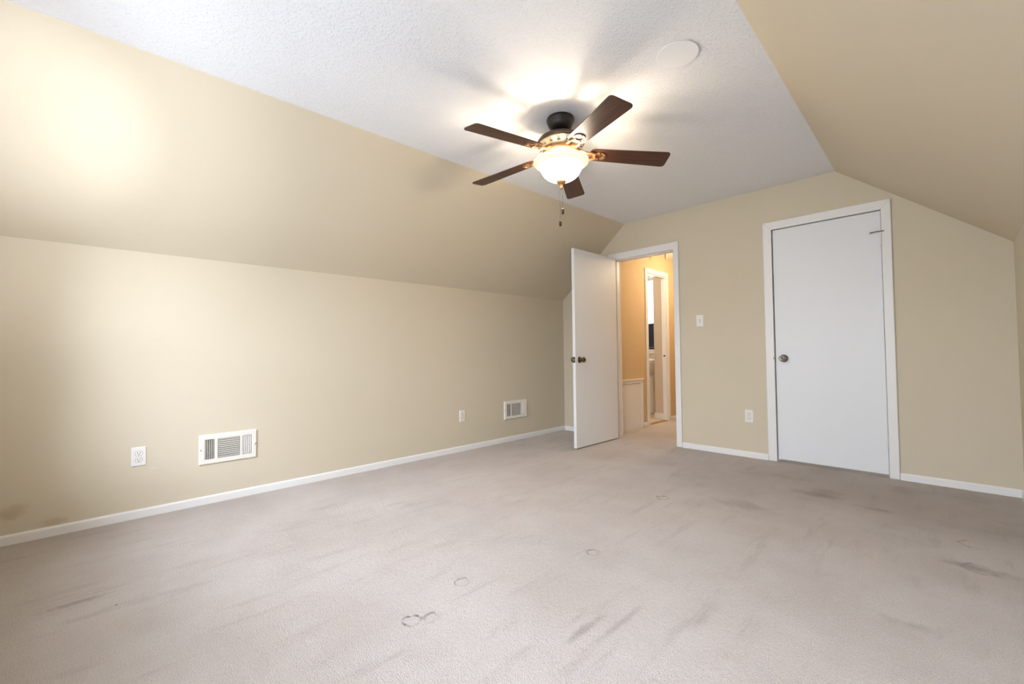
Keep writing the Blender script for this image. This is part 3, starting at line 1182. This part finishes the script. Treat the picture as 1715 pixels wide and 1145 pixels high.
# ------------------------------------------------------------------ hall and bathroom beyond the open door
HX, HY1, HZ = -2.862, 6.20, 2.313
HXR = -1.42
HT = 0.06
DY0, DY1, DZ = 5.338, 5.885, 2.035              # bathroom doorway in the hall wall
bm = B()
box(bm, HX - HT, HX, Y1, DY0, 0, HZ + 0.1)
box(bm, HX - HT, HX, DY1, HY1 + 0.1, 0, HZ + 0.1)
box(bm, HX - HT, HX, DY0, DY1, DZ, HZ + 0.1)
struct(obj('wall_hall_left', bm, M['hall_wall']))
bm = B()
box(bm, HX, HXR + 0.1, HY1, HY1 + 0.1, 0, HZ + 0.1)
struct(obj('wall_hall_end', bm, M['hall_wall']))
bm = B()
box(bm, HXR, HXR + 0.04, Y1, HY1, 0, HZ + 0.1)
struct(obj('wall_hall_right', bm, M['hall_wall']))
bm = B()
box(bm, HX, HXR, Y1, HY1, HZ, HZ + 0.08)
struct(obj('ceiling_hall', bm, M['ceil_hall']))
baseboard('baseboard_hall_left', (HX, 5.165), (HX, DY0 - 0.055), (1, 0))
baseboard('baseboard_hall_left_end', (HX, DY1 + 0.055), (HX, HY1), (1, 0))
baseboard('baseboard_hall_end', (HX + 0.012, HY1), (HXR, HY1), (0, -1))

# bathroom doorway casing and jamb
bm = B()
for sx in (0,):
    x0, x1 = HX, HX + 0.016
    box(bm, x0, x1, DY0 - 0.055, DY0 + 0.004, 0, DZ + 0.06)
    box(bm, x0, x1, DY1 - 0.004, DY1 + 0.055, 0, DZ + 0.06)
    box(bm, x0, x1, DY0 + 0.004, DY1 - 0.004, DZ - 0.004, DZ + 0.06)
struct(obj('trim_6', bm, M['trim'], bevel=0.004))
bm = B()
box(bm, HX - HT, HX, DY0 - 0.002, DY0 + 0.018, 0, DZ)
box(bm, HX - HT, HX, DY1 - 0.018, DY1 + 0.002, 0, DZ)
box(bm, HX - HT, HX, DY0 + 0.018, DY1 - 0.018, DZ - 0.018, DZ)
jb = struct(obj('trim_7', bm, M['trim']))
bm = B()
lathe(bm, [(0, 0), (0.013, 0), (0.013, 0.002), (0, 0.002)], 16, Matrix.Translation((HX - 0.030, DY1 - 0.018, 0.915)) @ RYn)
obj('strike_plate', bm, M['brass'], jb)
# brass threshold strip
bm = B()
prism(bm, [(HX - 0.062, DY0 + 0.018), (HX + 0.004, DY0 + 0.018), (HX + 0.004, DY1 - 0.018), (HX - 0.062, DY1 - 0.018)], 0.0, 0.008)
ts = obj('threshold_strip', bm, M['gold'])
tag(ts, 'worn brass threshold strip on the floor of the bathroom doorway', 'threshold')

# low white access panel in the hall wall
ap = empty('access_panel', (HX, 4.83, 0.0))
tag(ap, 'low white framed access panel in the hall wall, seen past the open door', 'access panel')
PY0, PY1, PZ = 4.47 - 4.83, 5.16 - 4.83, 0.625
bm = B()
box(bm, 0.0, 0.012, PY0 + 0.05, PY1 - 0.05, 0.0, PZ - 0.055)
pb = obj('panel_board', bm, M['door'], ap)
bm = B()
box(bm, 0.0, 0.022, PY0, PY0 + 0.055, 0, PZ - 0.05)
box(bm, 0.0, 0.022, PY1 - 0.055, PY1, 0, PZ - 0.05)
box(bm, 0.0, 0.022, PY0, PY1, PZ - 0.05, PZ - 0.012)
obj('panel_casing', bm, M['trim'], ap, bevel=0.003)
bm = B()
box(bm, 0.0, 0.034, PY0 - 0.01, PY1 + 0.012, PZ - 0.012, PZ + 0.006)
obj('top_ledge', bm, M['trim'], ap, bevel=0.004)

# hall ceiling lamp
hl = empty('hall_lamp', (-2.66, 5.50, HZ))
tag(hl, 'small tapered tan glass lamp hanging from the hall ceiling', 'ceiling lamp')
bm = B()
lathe(bm, [(0, 0), (0.022, 0), (0.022, -0.012), (0.018, -0.016), (0, -0.016)], 20)
obj('lamp_base', bm, M['antique'], hl)
bm = B()
lathe(bm, [(0, -0.014), (0.020, -0.014), (0.019, -0.050), (0.014, -0.090), (0.008, -0.112), (0, -0.116)], 20)
obj('lamp_shade', bm, M['tan_glass'], hl, smooth=True)

# bathroom shell
BXL, BYN, BYF = -4.75, 4.60, 6.75
bm = B()
box(bm, BXL, HX - HT - 0.002, BYN, BYF, -0.12, 0.0)
struct(obj('floor_bathroom', bm, M['bath_floor']))
bm = B()
box(bm, BXL, HX - HT, BYN, BYF + T, HZ, HZ + 0.08)
struct(obj('ceiling_bathroom', bm, M['ceil_hall']))
bm = B()
box(bm, BXL - 0.1, BXL, BYN - 0.1, BYF + T, -0.12, HZ + 0.08)
struct(obj('wall_bathroom_left', bm, M['bath_wall']))
bm = B()
box(bm, BXL, HX - HT, BYN - 0.1, BYN, -0.12, HZ + 0.08)
struct(obj('wall_bathroom_near', bm, M['bath_wall']))
BWX0, BWX1, BWZ0, BWZ1 = -3.84, -3.40, 1.04, 2.22
bm = B()
box(bm, BXL, BWX0, BYF, BYF + T, 0, HZ)
box(bm, BWX1, HX - HT, BYF, BYF + T, 0, HZ)
box(bm, BWX0, BWX1, BYF, BYF + T, 0, BWZ0)
box(bm, BWX0, BWX1, BYF, BYF + T, BWZ1, HZ)
struct(obj('wall_bathroom_far', bm, M['bath_wall']))
bm = B()
box(bm, -3.088, HX - HT, 5.95, BYF, 0, HZ)
struct(obj('wall_bathroom_partition', bm, M['bath_wall']))
bm = B()
box(bm, -3.100, HX - HT, 5.938, 5.95, 0, 0.085)
box(bm, -3.100, -3.088, 5.95, BYF, 0, 0.085)
struct(obj('baseboard_bathroom', bm, M['trim'], bevel=0.003))
window('window_3', BWX0, BWX1, BWZ0, BWZ1, BYF, -1, mid=False)

# navy cloth over the lower half of the bathroom window
bm = B()
N = 24
rows = []
for j in range(7):
    z = 1.05 + (1.455 - 1.05) * j / 6
    rows.append([bm.verts.new((-3.80 + 0.38 * i / N, 6.712 + 0.008 * math.sin(i * 1.3) * (1.15 - j / 8), z - (0.012 * math.sin(PI * i / N) if j == 6 else 0))) for i in range(N + 1)])
for A, C in zip(rows[:-1], rows[1:]):
    for i in range(N):
        bm.faces.new((A[i], A[i + 1], C[i + 1], C[i]))
cu = obj('window_curtain', bm, M['navy'])
md = cu.modifiers.new('thickness', 'SOLIDIFY')
md.thickness = 0.004
tag(cu, 'dark navy cloth curtain over the lower half of the bathroom window', 'curtain')

# pedestal sink
sk = empty('pedestal_sink', (-3.44, 6.42, 0.0))
tag(sk, 'white pedestal sink glimpsed through the bathroom doorway', 'sink')
bm = B()
ell = Matrix.Diagonal((1.0, 0.82, 1.0, 1.0))
lathe(bm, [(0, 0.60), (0.09, 0.60), (0.13, 0.64), (0.20, 0.71), (0.245, 0.79), (0.262, 0.835), (0.262, 0.848), (0.235, 0.850), (0.215, 0.825), (0.16, 0.76), (0.06, 0.735), (0, 0.733)], 40, ell)
box(bm, -0.20, 0.20, 0.17, 0.30, 0.77, 0.868)
obj('basin', bm, M['porcelain'], sk, smooth=False, bevel=0.006)
bm = B()
lathe(bm, [(0, 0), (0.115, 0), (0.12, 0.03), (0.095, 0.08), (0.080, 0.25), (0.082, 0.48), (0.105, 0.61), (0, 0.62)], 28, Matrix.Translation((0.02, 0.04, 0)))
obj('pedestal', bm, M['porcelain'], sk, smooth=True)
bm = B()
tube(bm, [(0.03, 0.21, 0.866), (0.03, 0.21, 0.905), (0.03, 0.17, 0.915), (0.03, 0.11, 0.895)], 0.010, 10)
for s in (-1, 1):
    lathe(bm, [(0, 0), (0.018, 0), (0.020, 0.02), (0.012, 0.035), (0, 0.036)], 12, Matrix.Translation((0.03 + s * 0.07, 0.21, 0.866)))
obj('faucet', bm, M['chrome'], sk, smooth=True)
